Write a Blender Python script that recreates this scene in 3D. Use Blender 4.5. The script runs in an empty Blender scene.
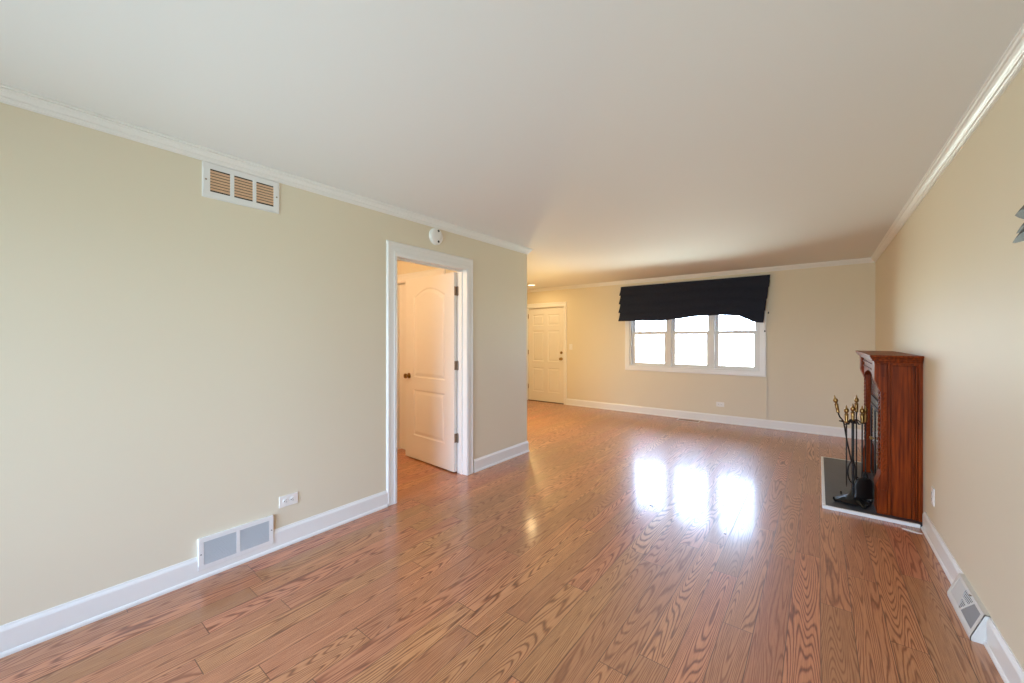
import bpy, bmesh, math, random
from mathutils import Vector, Matrix
random.seed(7)
C = bpy.context.scene
COL = C.collection
R = math.radians

# ------------------------------------------------------------------ camera
F_PX = 394.47
cam_d = bpy.data.cameras.new('camera')
cam_d.sensor_width = 36.0
cam_d.lens = 36.0 * F_PX / 1024.0
cam_d.shift_y = -2.97 / 1024.0
cam_d.clip_start = 0.02
cam = bpy.data.objects.new('camera', cam_d)
cam.location = (0, 0, 1.3628)
cam.rotation_euler = (R(90), 0, R(37.805))
COL.objects.link(cam)
C.camera = cam

# ------------------------------------------------------------------ exposure and colour
C.view_settings.view_transform = 'Standard'
C.view_settings.look = 'None'
C.view_settings.gamma = 1.0
C.view_settings.exposure = 0.12
C.view_settings.use_curve_mapping = False
C.cycles.use_denoising = True
C.cycles.max_bounces = 12
C.cycles.diffuse_bounces = 8
C.cycles.glossy_bounces = 4
C.cycles.transparent_max_bounces = 12
C.cycles.sample_clamp_indirect = 10.0
C.cycles.caustics_reflective = False
C.cycles.caustics_refractive = False

# ------------------------------------------------------------------ surroundings: bright hazy sky, sunlit lawn and drive to the
# front (+y), shaded paving to the rear (-y)
w = bpy.data.worlds.new('sky'); C.world = w; w.use_nodes = True
nt = w.node_tree; nt.nodes.clear()
tc = nt.nodes.new('ShaderNodeTexCoord'); sx = nt.nodes.new('ShaderNodeSeparateXYZ')
bg = nt.nodes.new('ShaderNodeBackground'); out = nt.nodes.new('ShaderNodeOutputWorld')
nt.links.new(tc.outputs['Generated'], sx.inputs[0])
SKY_LOW, SKY_HIGH = (11.8, 14.7, 19.5), (8.8, 13.0, 21.0)
LAWN_FRONT, PAVING_REAR = (20.0, 23.0, 21.0), (6.9, 8.9, 9.6)
def wmap(sock, a, b):
    n = nt.nodes.new('ShaderNodeMapRange'); n.inputs['From Min'].default_value = a; n.inputs['From Max'].default_value = b
    nt.links.new(sock, n.inputs[0]); return n.outputs[0]
def wmix(f, a, b):
    n = nt.nodes.new('ShaderNodeMix'); n.data_type = 'RGBA'; n.clamp_factor = True; nt.links.new(f, n.inputs[0])
    for i, v in ((6, a), (7, b)):
        if isinstance(v, tuple): n.inputs[i].default_value = (*v, 1)
        else: nt.links.new(v, n.inputs[i])
    return n.outputs[2]
ground_col = wmix(wmap(sx.outputs['Y'], -.05, .05), PAVING_REAR, LAWN_FRONT)
sky_col = wmix(wmap(sx.outputs['Z'], .05, .75), SKY_LOW, SKY_HIGH)
nt.links.new(wmix(wmap(sx.outputs['Z'], -.03, .01), ground_col, sky_col), bg.inputs[0])
nt.links.new(bg.outputs[0], out.inputs[0])

def portal(name, loc, rot, sx_, sy_):
    l = bpy.data.lights.new(name, 'AREA'); l.shape = 'RECTANGLE'; l.size = sx_; l.size_y = sy_
    l.cycles.is_portal = True
    o = bpy.data.objects.new(name, l); o.location = loc; o.rotation_euler = rot; COL.objects.link(o); return o

def lamp(name, kind, loc, energy, color, size=0.1, rot=(0, 0, 0)):
    l = bpy.data.lights.new(name, kind); l.energy = energy; l.color = color
    if kind == 'AREA': l.shape = 'DISK'; l.size = size
    elif kind != 'SUN': l.shadow_soft_size = size
    o = bpy.data.objects.new(name, l); o.location = loc; o.rotation_euler = rot; COL.objects.link(o); return o

# room numbers (metres; camera stands at x = 0, y = 0)
XL, XR, YB, YR, H = -2.773, 0.6044, 7.1158, -1.9, 2.44
WT = 0.12                       # inner wall thickness
XF = -6.3                       # far side of the foyer
YH = 2.95                       # end wall of the little hall behind the open door

portal('window_portal', (-1.73, YB + 0.17, 1.5), (R(-90), 0, 0), 2.2, 1.5)
portal('patio_portal', (-1.30, YR - 0.16, 1.08), (R(90), 0, 0), 2.85, 2.15)

# ------------------------------------------------------------------ material helpers
def mat(name, col, rough=0.5, metal=0.0, spec=0.5, bump=0.0, bump_scale=60.0, var=0.0, var_scale=3.0, coat=0.0):
    m = bpy.data.materials.new(name); m.use_nodes = True
    t = m.node_tree; b = t.nodes['Principled BSDF']
    b.inputs['Base Color'].default_value = (*col, 1); b.inputs['Roughness'].default_value = rough
    b.inputs['Metallic'].default_value = metal; b.inputs['Specular IOR Level'].default_value = spec
    b.inputs['Coat Weight'].default_value = coat
    tcn = t.nodes.new('ShaderNodeTexCoord')
    if var:
        n = t.nodes.new('ShaderNodeTexNoise'); n.inputs['Scale'].default_value = var_scale; n.inputs['Detail'].default_value = 4
        t.links.new(tcn.outputs['Object'], n.inputs['Vector'])
        mx = t.nodes.new('ShaderNodeMix'); mx.data_type = 'RGBA'
        mx.inputs[6].default_value = (*[c * (1 - var) for c in col], 1)
        mx.inputs[7].default_value = (*[min(1, c * (1 + var)) for c in col], 1)
        t.links.new(n.outputs['Fac'], mx.inputs[0]); t.links.new(mx.outputs[2], b.inputs['Base Color'])
    if bump:
        n2 = t.nodes.new('ShaderNodeTexNoise'); n2.inputs['Scale'].default_value = bump_scale; n2.inputs['Detail'].default_value = 3
        t.links.new(tcn.outputs['Object'], n2.inputs['Vector'])
        bp = t.nodes.new('ShaderNodeBump'); bp.inputs['Strength'].default_value = bump; bp.inputs['Distance'].default_value = 0.004
        t.links.new(n2.outputs['Fac'], bp.inputs['Height']); t.links.new(bp.outputs[0], b.inputs['Normal'])
    return m

def math_node(t, op, a, b=None):
    n = t.nodes.new('ShaderNodeMath'); n.operation = op
    for i, v in enumerate((a, b)):
        if v is None: continue
        if isinstance(v, (int, float)): n.inputs[i].default_value = v
        else: t.links.new(v, n.inputs[i])
    return n.outputs[0]

def bp_out(t, h, s):
    bp = t.nodes.new('ShaderNodeBump'); bp.inputs['Strength'].default_value = s; bp.inputs['Distance'].default_value = 0.0015
    t.links.new(h, bp.inputs['Height']); return bp.outputs[0]

def floor_material():
    m = bpy.data.materials.new('oak_plank_floor'); m.use_nodes = True
    t = m.node_tree; b = t.nodes['Principled BSDF']; L = t.links.new
    tcn = t.nodes.new('ShaderNodeTexCoord'); s = t.nodes.new('ShaderNodeSeparateXYZ'); L(tcn.outputs['Object'], s.inputs[0])
    X, Y = s.outputs['X'], s.outputs['Y']
    PW, PL = 0.1237, 1.22
    xs = math_node(t, 'DIVIDE', math_node(t, 'ADD', X, 10 * PW + 0.114), PW)
    row = math_node(t, 'FLOOR', xs); xf = math_node(t, 'FRACT', xs)
    wn = t.nodes.new('ShaderNodeTexWhiteNoise'); wn.noise_dimensions = '1D'; L(row, wn.inputs['W'])
    ys = math_node(t, 'ADD', math_node(t, 'DIVIDE', Y, PL), math_node(t, 'MULTIPLY', wn.outputs['Value'], 5.0))
    colm = math_node(t, 'FLOOR', ys); yf = math_node(t, 'FRACT', ys)
    cb = t.nodes.new('ShaderNodeCombineXYZ'); L(row, cb.inputs[0]); L(colm, cb.inputs[1])
    wp = t.nodes.new('ShaderNodeTexWhiteNoise'); wp.noise_dimensions = '3D'; L(cb.outputs[0], wp.inputs['Vector'])
    pid = wp.outputs['Value']
    sp = t.nodes.new('ShaderNodeSeparateColor'); L(wp.outputs['Color'], sp.inputs[0])
    # cathedral grain: contour lines of a noise stretched along the plank, shifted for every plank
    gv = t.nodes.new('ShaderNodeCombineXYZ')
    L(math_node(t, 'ADD', math_node(t, 'MULTIPLY', X, 9.0), math_node(t, 'MULTIPLY', pid, 37.0)), gv.inputs[0])
    L(math_node(t, 'ADD', math_node(t, 'MULTIPLY', Y, 0.62), math_node(t, 'MULTIPLY', sp.outputs[1], 53.0)), gv.inputs[1])
    L(math_node(t, 'MULTIPLY', sp.outputs[2], 19.0), gv.inputs[2])
    n1 = t.nodes.new('ShaderNodeTexNoise'); n1.inputs['Scale'].default_value = 1.0; n1.inputs['Detail'].default_value = 1.2; n1.inputs['Roughness'].default_value = 0.35
    L(gv.outputs[0], n1.inputs['Vector'])
    # fine wobble
    n2 = t.nodes.new('ShaderNodeTexNoise'); n2.inputs['Scale'].default_value = 1.0; n2.inputs['Detail'].default_value = 3
    mp2 = t.nodes.new('ShaderNodeMapping'); mp2.inputs['Scale'].default_value = (60, 9, 1); L(tcn.outputs['Object'], mp2.inputs[0]); L(mp2.outputs[0], n2.inputs['Vector'])
    ph = math_node(t, 'ADD', math_node(t, 'MULTIPLY', n1.outputs['Fac'], 250.0), math_node(t, 'MULTIPLY', n2.outputs['Fac'], 3.0))
    wv = math_node(t, 'ADD', math_node(t, 'MULTIPLY', math_node(t, 'SINE', ph), 0.5), 0.5)
    gl = math_node(t, 'POWER', wv, 3.2)
    # pores: fine streaks along the plank
    n3 = t.nodes.new('ShaderNodeTexNoise'); n3.inputs['Scale'].default_value = 1.0; n3.inputs['Detail'].default_value = 4; n3.inputs['Roughness'].default_value = 0.65
    mp3 = t.nodes.new('ShaderNodeMapping'); mp3.inputs['Scale'].default_value = (170, 7, 1); L(tcn.outputs['Object'], mp3.inputs[0]); L(mp3.outputs[0], n3.inputs['Vector'])
    fine = math_node(t, 'SUBTRACT', n3.outputs['Fac'], 0.5)
    # grain strength differs between planks
    gs = math_node(t, 'ADD', math_node(t, 'MULTIPLY', sp.outputs[0], 0.42), 0.34)
    g = math_node(t, 'ADD', math_node(t, 'MULTIPLY', gl, gs), math_node(t, 'MULTIPLY', fine, 1.1))
    g = math_node(t, 'ADD', g, 0.08)
    base = t.nodes.new('ShaderNodeValToRGB')
    e = base.color_ramp.elements
    e[0].position = 0.0; e[0].color = FLOOR_A
    e[1].position = 1.0; e[1].color = FLOOR_C
    k = e.new(0.45); k.color = FLOOR_B
    L(g, base.inputs[0])
    # per-plank tone
    hv = t.nodes.new('ShaderNodeHueSaturation'); L(base.outputs[0], hv.inputs['Color'])
    L(math_node(t, 'ADD', math_node(t, 'MULTIPLY', pid, 0.34), 0.80), hv.inputs['Value'])
    L(math_node(t, 'ADD', math_node(t, 'MULTIPLY', sp.outputs[2], 0.016), 0.492), hv.inputs['Hue'])
    # joints
    ex = math_node(t, 'MINIMUM', xf, math_node(t, 'SUBTRACT', 1.0, xf)); ex = math_node(t, 'MULTIPLY', ex, PW)
    ey = math_node(t, 'MINIMUM', yf, math_node(t, 'SUBTRACT', 1.0, yf)); ey = math_node(t, 'MULTIPLY', ey, PL)
    ed = math_node(t, 'MINIMUM', ex, ey)
    mr = t.nodes.new('ShaderNodeMapRange'); mr.inputs['From Min'].default_value = 0.0006; mr.inputs['From Max'].default_value = 0.0022; L(ed, mr.inputs[0])
    mx = t.nodes.new('ShaderNodeMix'); mx.data_type = 'RGBA'; mx.inputs[6].default_value = (0.10, 0.04, 0.018, 1)
    L(mr.outputs[0], mx.inputs[0]); L(hv.outputs[0], mx.inputs[7]); L(mx.outputs[2], b.inputs['Base Color'])
    mrc = t.nodes.new('ShaderNodeMapRange'); mrc.inputs['From Min'].default_value = 0.001; mrc.inputs['From Max'].default_value = 0.0035; L(ed, mrc.inputs[0])
    joint_coat = mrc.outputs[0]
    L(math_node(t, 'ADD', 0.34, math_node(t, 'MULTIPLY', gl, 0.08)), b.inputs['Roughness'])
    L(math_node(t, 'MULTIPLY', joint_coat, 0.55), b.inputs['Coat Weight']); b.inputs['Coat Roughness'].default_value = 0.14
    L(bp_out(t, mr.outputs[0], 0.12), b.inputs['Coat Normal'])
    b.inputs['Specular IOR Level'].default_value = 0.75
    bp = t.nodes.new('ShaderNodeBump'); bp.inputs['Strength'].default_value = 0.18; bp.inputs['Distance'].default_value = 0.0015
    hgt = math_node(t, 'SUBTRACT', mr.outputs[0], math_node(t, 'MULTIPLY', gl, 0.10))
    L(hgt, bp.inputs['Height']); L(bp.outputs[0], b.inputs['Normal'])
    return m

FLOOR_A = (0.56, 0.245, 0.112, 1)
FLOOR_B = (0.345, 0.122, 0.050, 1)
FLOOR_C = (0.105, 0.028, 0.010, 1)

def wood_material():
    m = bpy.data.materials.new('stained_oak'); m.use_nodes = True
    t = m.node_tree; b = t.nodes['Principled BSDF']; L = t.links.new
    tcn = t.nodes.new('ShaderNodeTexCoord')
    mp = t.nodes.new('ShaderNodeMapping'); mp.inputs['Scale'].default_value = (70, 70, 3.2); L(tcn.outputs['Object'], mp.inputs[0])
    n = t.nodes.new('ShaderNodeTexNoise'); n.inputs['Scale'].default_value = 1; n.inputs['Detail'].default_value = 5; L(mp.outputs[0], n.inputs['Vector'])
    rp = t.nodes.new('ShaderNodeValToRGB'); e = rp.color_ramp.elements
    e[0].position = 0.30; e[0].color = (0.085, 0.012, 0.0015, 1); e[1].position = 0.72; e[1].color = (0.31, 0.052, 0.005, 1)
    L(n.outputs['Fac'], rp.inputs[0]); L(rp.outputs[0], b.inputs['Base Color'])
    b.inputs['Roughness'].default_value = 0.36; b.inputs['Specular IOR Level'].default_value = 0.12
    bp = t.nodes.new('ShaderNodeBump'); bp.inputs['Strength'].default_value = 0.15; bp.inputs['Distance'].default_value = 0.001
    L(n.outputs['Fac'], bp.inputs['Height']); L(bp.outputs[0], b.inputs['Normal'])
    return m

def glass_material():
    m = bpy.data.materials.new('window_glass'); m.use_nodes = True
    t = m.node_tree; t.nodes.clear(); L = t.links.new
    o = t.nodes.new('ShaderNodeOutputMaterial'); mx = t.nodes.new('ShaderNodeMixShader')
    tr = t.nodes.new('ShaderNodeBsdfTransparent'); gl = t.nodes.new('ShaderNodeBsdfGlossy'); fr = t.nodes.new('ShaderNodeFresnel')
    tr.inputs[0].default_value = (0.97, 0.985, 0.98, 1); gl.inputs['Roughness'].default_value = 0.02; fr.inputs[0].default_value = 1.45
    L(fr.outputs[0], mx.inputs[0]); L(tr.outputs[0], mx.inputs[1]); L(gl.outputs[0], mx.inputs[2]); L(mx.outputs[0], o.inputs[0])
    return m

def emit_material(name, col, strength):
    m = bpy.data.materials.new(name); m.use_nodes = True
    b = m.node_tree.nodes['Principled BSDF']
    b.inputs['Base Color'].default_value = (*col, 1); b.inputs['Emission Color'].default_value = (*col, 1); b.inputs['Emission Strength'].default_value = strength
    return m

PAINT = mat('tan_wall_paint', (0.74, 0.675, 0.53), 0.55, spec=0.3, bump=0.06, bump_scale=180, var=0.02, var_scale=1.2)
CEIL = mat('ceiling_paint', (0.79, 0.805, 0.81), 0.75, spec=0.2, bump=0.05, bump_scale=120)
TRIM = mat('white_trim_paint', (0.82, 0.82, 0.80), 0.32, spec=0.5, bump=0.02, bump_scale=40)
DOORW = mat('white_door_paint', (0.80, 0.78, 0.74), 0.42, spec=0.4, bump=0.03, bump_scale=90)
VINYL = mat('window_vinyl', (0.74, 0.73, 0.70), 0.35, bump=0.02)
PLASTIC = mat('white_plastic', (0.83, 0.82, 0.79), 0.35, bump=0.01)
SLOT = mat('dark_slot', (0.03, 0.028, 0.026), 0.6, bump=0.02)
BRASS = mat('polished_brass', (0.30, 0.18, 0.06), 0.30, metal=1.0, var=0.1, var_scale=30)
BRONZE = mat('aged_hinge_metal', (0.30, 0.215, 0.15), 0.40, metal=0.85, var=0.15, var_scale=40)
NAVY = mat('navy_shade_fabric', (0.023, 0.027, 0.043), 0.85, spec=0.2, bump=0.25, bump_scale=350, var=0.15, var_scale=25)
IRON = mat('black_wrought_iron', (0.012, 0.011, 0.010), 0.42, metal=0.3, bump=0.1, bump_scale=80)
SLATE = mat('slate_tile', (0.045, 0.052, 0.064), 0.33, spec=0.5, bump=0.25, bump_scale=45, var=0.3, var_scale=9)
FACING = mat('grey_blue_facing_tile', (0.16, 0.19, 0.22), 0.16, spec=0.6, bump=0.05, bump_scale=20, var=0.2, var_scale=8)
WOOD = wood_material()
GLASS = glass_material()
FLOORM = floor_material()
LOUVER_HALL_LIGHT = mat('louver_warm_hall_light', (0.76, 0.51, 0.33), 0.5, var=0.06, var_scale=30)  # white slats; the hall's warm light is put into this colour
GRILLE = mat('white_grille_paint', (0.80, 0.80, 0.79), 0.38, bump=0.02)
GREYMETAL = mat('grey_damper_metal', (0.23, 0.235, 0.235), 0.5, var=0.05)
DUCT = mat('dark_duct', (0.035, 0.022, 0.015), 0.8, var=0.1)
STEEL = mat('gunmetal_blade', (0.028, 0.028, 0.032), 0.5, spec=0.3, bump=0.05, var=0.1)
REGM = mat('brown_register_metal', (0.33, 0.20, 0.12), 0.4, metal=0.2, var=0.05)
PAPER = mat('white_paper', (0.85, 0.84, 0.82), 0.8, bump=0.03)
LAMPGLASS = emit_material('lit_lamp_lens', (1.0, 0.86, 0.62), 3.0)
DARKW = mat('dark_threshold', (0.06, 0.022, 0.012), 0.5, var=0.1)

# ------------------------------------------------------------------ mesh helpers
def V(*a): return Vector(a)
class MB:
    def __init__(s): s.bm = bmesh.new()
    def box(s, x0, x1, y0, y1, z0, z1):
        v = [s.bm.verts.new((x, y, z)) for z in (z0, z1) for y in (y0, y1) for x in (x0, x1)]
        for f in ((0, 2, 3, 1), (4, 5, 7, 6), (0, 1, 5, 4), (2, 6, 7, 3), (1, 3, 7, 5), (0, 4, 6, 2)):
            s.bm.faces.new([v[i] for i in f])
        return s
    def loops(s, rings, close=True, cap0=True, cap1=True):
        vs = [[s.bm.verts.new(p) for p in r] for r in rings]
        n = len(vs[0])
        for a, b in zip(vs, vs[1:]):
            for i in range(n if close else n - 1):
                j = (i + 1) % n
                s.bm.faces.new((a[i], a[j], b[j], b[i]))
        if cap0 and len(vs[0]) > 2: s.bm.faces.new(list(reversed(vs[0])))
        if cap1 and len(vs[-1]) > 2: s.bm.faces.new(vs[-1])
        return s
    def prism(s, poly, fn, d0, d1):
        return s.loops([[fn(a, b, d0) for a, b in poly], [fn(a, b, d1) for a, b in poly]])
    def tube(s, pts, r, seg=10, radii=None):
        pts = [Vector(p) for p in pts]; rings = []
        up = Vector((0.31, 0.17, 0.93)).normalized(); prev = None
        for i, p in enumerate(pts):
            d = (pts[min(i + 1, len(pts) - 1)] - pts[max(i - 1, 0)]).normalized()
            if prev is None:
                a = d.cross(up)
                if a.length < 1e-3: a = d.cross(Vector((1, 0, 0)))
                a.normalize()
            else:
                a = (prev - d * prev.dot(d)).normalized()
            b = d.cross(a); prev = a
            rr = radii[i] if radii else r
            rings.append([p + (a * math.cos(t) + b * math.sin(t)) * rr for t in [2 * math.pi * k / seg for k in range(seg)]])
        return s.loops(rings)
    def lathe(s, prof, base=(0, 0, 0), axis=(0, 0, 1), seg=20):
        ax = Vector(axis).normalized(); q = Vector((0, 0, 1)).rotation_difference(ax); base = Vector(base)
        rings = []
        for r, h in prof:
            r = max(r, 0.0004)
            rings.append([base + q @ Vector((r * math.cos(2 * math.pi * k / seg), r * math.sin(2 * math.pi * k / seg), h)) for k in range(seg)])
        return s.loops(rings)
    def build(s, name, m, parent=None, bevel=0.0, smooth=False, seg=2):
        bmesh.ops.remove_doubles(s.bm, verts=s.bm.verts, dist=1e-6)
        bmesh.ops.recalc_face_normals(s.bm, faces=s.bm.faces)
        me = bpy.data.meshes.new(name); s.bm.to_mesh(me); s.bm.free()
        me.materials.append(m)
        if smooth:
            for p in me.polygons: p.use_smooth = True
            me.set_sharp_from_angle(angle=R(42))
        o = bpy.data.objects.new(name, me); COL.objects.link(o)
        if parent is not None: o.parent = parent; o.matrix_parent_inverse = parent.matrix_world.inverted() if False else Matrix()
        if bevel:
            b = o.modifiers.new('bevel', 'BEVEL'); b.width = bevel; b.segments = seg; b.limit_method = 'ANGLE'; b.angle_limit = R(40)
        return o

def tag(o, label, cat, group=None, kind=None):
    o['label'] = label; o['category'] = cat
    if group: o['group'] = group
    if kind: o['kind'] = kind
    return o
def empty(name, loc, label, cat, rotz=0, group=None, kind=None):
    o = bpy.data.objects.new(name, None); o.location = loc; o.rotation_euler = (0, 0, rotz); o.empty_display_size = 0.1
    COL.objects.link(o); return tag(o, label, cat, group, kind)
def struct(o, label, cat): return tag(o, label, cat, kind='structure')

# ------------------------------------------------------------------ room shell
struct(MB().box(XF, XR + 0.15, YR - 0.15, YB + 0.15, -0.12, 0.0).build('floor', FLOORM),
       'glossy oak-look plank floor running through the whole room', 'floor')
struct(MB().box(XF - 0.12, XR + 0.15, YR - 0.15, YB + 0.15, H, H + 0.12).build('ceiling', CEIL),
       'plain off-white flat ceiling over the whole room', 'ceiling')

# left wall with the doorway and the two grille openings left solid
DY0, DY1, DZ = 1.984, 2.845, 2.065          # rough opening
LE = 3.869
b = MB()
b.box(XL - WT, XL, YR, DY0, 0, H); b.box(XL - WT, XL, DY0, DY1, DZ, H); b.box(XL - WT, XL, DY1, LE, 0, H)
struct(b.build('wall_left', PAINT), 'tan painted wall on the left with a doorway', 'wall')
# back wall with window and entry door holes
WX0, WX1, WZ0, WZ1 = -2.765, -0.700, 0.850, 2.16
EX0, EX1, EZ = -5.10, -4.145, 2.04
b = MB(); y0, y1 = YB, YB + 0.15
b.box(XF, EX0, y0, y1, 0, H); b.box(EX0, EX1, y0, y1, EZ, H); b.box(EX1, WX0, y0, y1, 0, H)
b.box(WX0, WX1, y0, y1, 0, WZ0); b.box(WX0, WX1, y0, y1, WZ1, H); b.box(WX1, XR + 0.15, y0, y1, 0, H)
struct(b.build('wall_back', PAINT), 'tan back wall holding the wide window and the entry door', 'wall')
struct(MB().box(XR, XR + 0.15, YR - 0.15, YB, 0, H).build('wall_right', PAINT), 'tan painted wall on the right behind the fireplace', 'wall')
# rear wall behind the camera, with a patio door
PX0, PX1, PZ = -2.70, 0.10, 2.12
b = MB(); y0, y1 = YR - 0.15, YR
b.box(XF, PX0, y0, y1, 0, H); b.box(PX0, PX1, y0, y1, PZ, H); b.box(PX1, XR, y0, y1, 0, H)
struct(b.build('wall_rear', PAINT), 'tan wall behind the camera with a glazed patio door', 'wall')
struct(MB().box(XF - 0.12, XF, YR - 0.15, YB + 0.15, 0, H).build('wall_foyer', PAINT), 'tan wall on the far left side of the foyer', 'wall')
# hall end wall with a closed closet door behind the open door
HX0, HX1 = -4.10, -3.27
b = MB(); b.box(XF, HX0, YH, YH + WT, 0, H); b.box(HX0, HX1, YH, YH + WT, 2.05, H); b.box(HX1, XL - WT, YH, YH + WT, 0, H)
struct(b.build('wall_hall', PAINT), 'warm lit tan wall seen through the doorway above the open door', 'wall')

# ------------------------------------------------------------------ crown mouldings
CP = [(0, 0), (.050, 0), (.050, .008), (.044, .0095), (.0435, .012), (.046, .0165), (.043, .021), (.036, .023), (.035, .026),
      (.030, .034), (.024, .040), (.023, .0425), (.0255, .046), (.022, .0495), (.016, .0505), (.0155, .053), (.012, .056), (.009, .0575), (.009, .0633), (0, .0633)]
def crown(name, wall, a0, a1, label, m0=0.0, m1=0.0):
    # m0/m1 = +1 shortens with the projection (inside mitre), -1 lengthens (outside mitre)
    rings = []
    for a, m in ((a0, m0), (a1, -m1)):
        r = []
        for p, d in CP:
            if wall == 'L': r.append(V(XL + p, a + m * p, H - d))
            elif wall == 'R': r.append(V(XR - p, a + m * p, H - d))
            elif wall == 'B': r.append(V(a + m * p, YB - p, H - d))
            elif wall == 'E': r.append(V(a + m * p, LE + p, H - d))
            elif wall == 'H': r.append(V(a + m * p, YH - p, H - d))
        rings.append(r)
    return struct(MB().loops(rings).build(name, TRIM), label, 'crown moulding')
crown('trim_1', 'L', YR, LE, 'white crown moulding along the top of the left wall', 0, -1)
crown('trim_2', 'B', XF, XR, 'white crown moulding along the top of the back wall', 0, 1)
crown('trim_3', 'R', YR, YB, 'white ridged crown moulding along the top of the right wall', 0, 1)
crown('trim_4', 'E', XL - WT, XL, 'white crown moulding returning around the end of the left wall', 0, -1)

# ------------------------------------------------------------------ baseboards
BP = [(0, 0), (.022, 0), (.022, .010), (.018, .018), (.014, .020), (.014, .108), (.011, .116), (.007, .122), (.005, .1297), (0, .1297)]
def baseb(name, wall, a0, a1, label, m0=0.0, m1=0.0):
    rings = []
    for a, m in ((a0, m0), (a1, -m1)):
        r = []
        for p, z in BP:
            if wall == 'L': r.append(V(XL + p, a + m * p, z))
            elif wall == 'R': r.append(V(XR - p, a + m * p, z))
            elif wall == 'B': r.append(V(a + m * p, YB - p, z))
            elif wall == 'E': r.append(V(a + m * p, LE + p, z))
            elif wall == 'F': r.append(V(XL - WT - p, a + m * p, z))
        rings.append(r)
    return struct(MB().loops(rings).build(name, TRIM), label, 'baseboard')
CY0, CY1 = 1.906, 2.933        # casing outer edges on the left wall
baseb('baseboard_left', 'L', YR, CY0, 'white baseboard along the left wall in front of the doorway')
baseb('baseboard_stub', 'L', CY1, LE, 'short white baseboard between doorway casing and wall end', 0, -1)
baseb('baseboard_end', 'E', XL - WT, XL, 'white baseboard around the end of the left wall', 0, -1)
baseb('baseboard_back', 'B', -4.093, XR, 'white baseboard along the back wall under the window', 0, 1)
baseb('baseboard_right', 'R', YR, 4.03, 'white baseboard along the right wall in front of the hearth')
baseb('baseboard_corner', 'R', 5.72, YB, 'white baseboard on the right wall behind the fireplace', 0, 1)

# ------------------------------------------------------------------ casings
CASP = [(0, 0), (0, .012), (.012, .018), (.030, .018), (.034, .015), (.070, .013), (.076, .016), (.088, .016), (.094, .010), (.098, .006), (.098, 0)]
def casing_run(b, wall_fn, s0, s1, z0, w, mit0, mit1, horizontal, top=None):
    pass
def casing(name, fn, a0, a1, zt, wv, wh, label, th=1.0, jamb=None, cat='door casing'):
    """three-sided casing; fn(a, z, d) -> point, d off the wall; a0/a1 clear opening, zt clear head"""
    b = MB()
    prof = [(u / .098, d * th) for u, d in CASP]
    # left leg, head, right leg as one mitred sweep
    path = lambda u: [(a0 - u * wv, 0), (a0 - u * wv, zt + u * wh), (a1 + u * wv, zt + u * wh), (a1 + u * wv, 0)]
    rings = []
    for k in range(4):
        rings.append([fn(path(u)[k][0], path(u)[k][1], d) for u, d in prof])
    b.loops(rings)
    if jamb:
        j0, j1, t = jamb     # depth range (d values) and lining thickness
        for lo, hi in ((a0 - t, a0), (a1, a1 + t)):
            b.prism([(lo, 0), (hi, 0), (hi, zt + t), (lo, zt + t)], fn, j0, j1)
        b.prism([(a0, zt), (a1, zt), (a1, zt + t), (a0, zt + t)], fn, j0, j1)
        # door stop
        s0, s1 = j0 + (j1 - j0) * 0.36, j0 + (j1 - j0) * 0.62
        b.prism([(a0, 0), (a0 + .012, 0), (a0 + .012, zt), (a0, zt)], fn, s0, s1)
        b.prism([(a1 - .012, 0), (a1, 0), (a1, zt), (a1 - .012, zt)], fn, s0, s1)
        b.prism([(a0 + .012, zt - .012), (a1 - .012, zt - .012), (a1 - .012, zt), (a0 + .012, zt)], fn, s0, s1)
    return struct(b.build(name, TRIM), label, cat)
casing('trim_5', lambda a, z, d: V(XL + d, a, z), 2.004, 2.825, 2.045, .098, .120,
       'white casing around the open doorway in the left wall', 1.0, (-WT - .002, 0.0, .0195))
casing('trim_6', lambda a, z, d: V(a, YB - d, z), -5.083, -4.160, 2.025, .072, .100,
       'white casing around the entry door in the back wall', 1.0, (-.15, 0.0, .0148))
casing('trim_7', lambda a, z, d: V(a, YH - d, z), HX0 + .02, HX1 - .02, 2.030, .09, .108,
       'white casing of the closet door behind the open door', 0.9, (-WT, 0.0, .0195))

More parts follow.
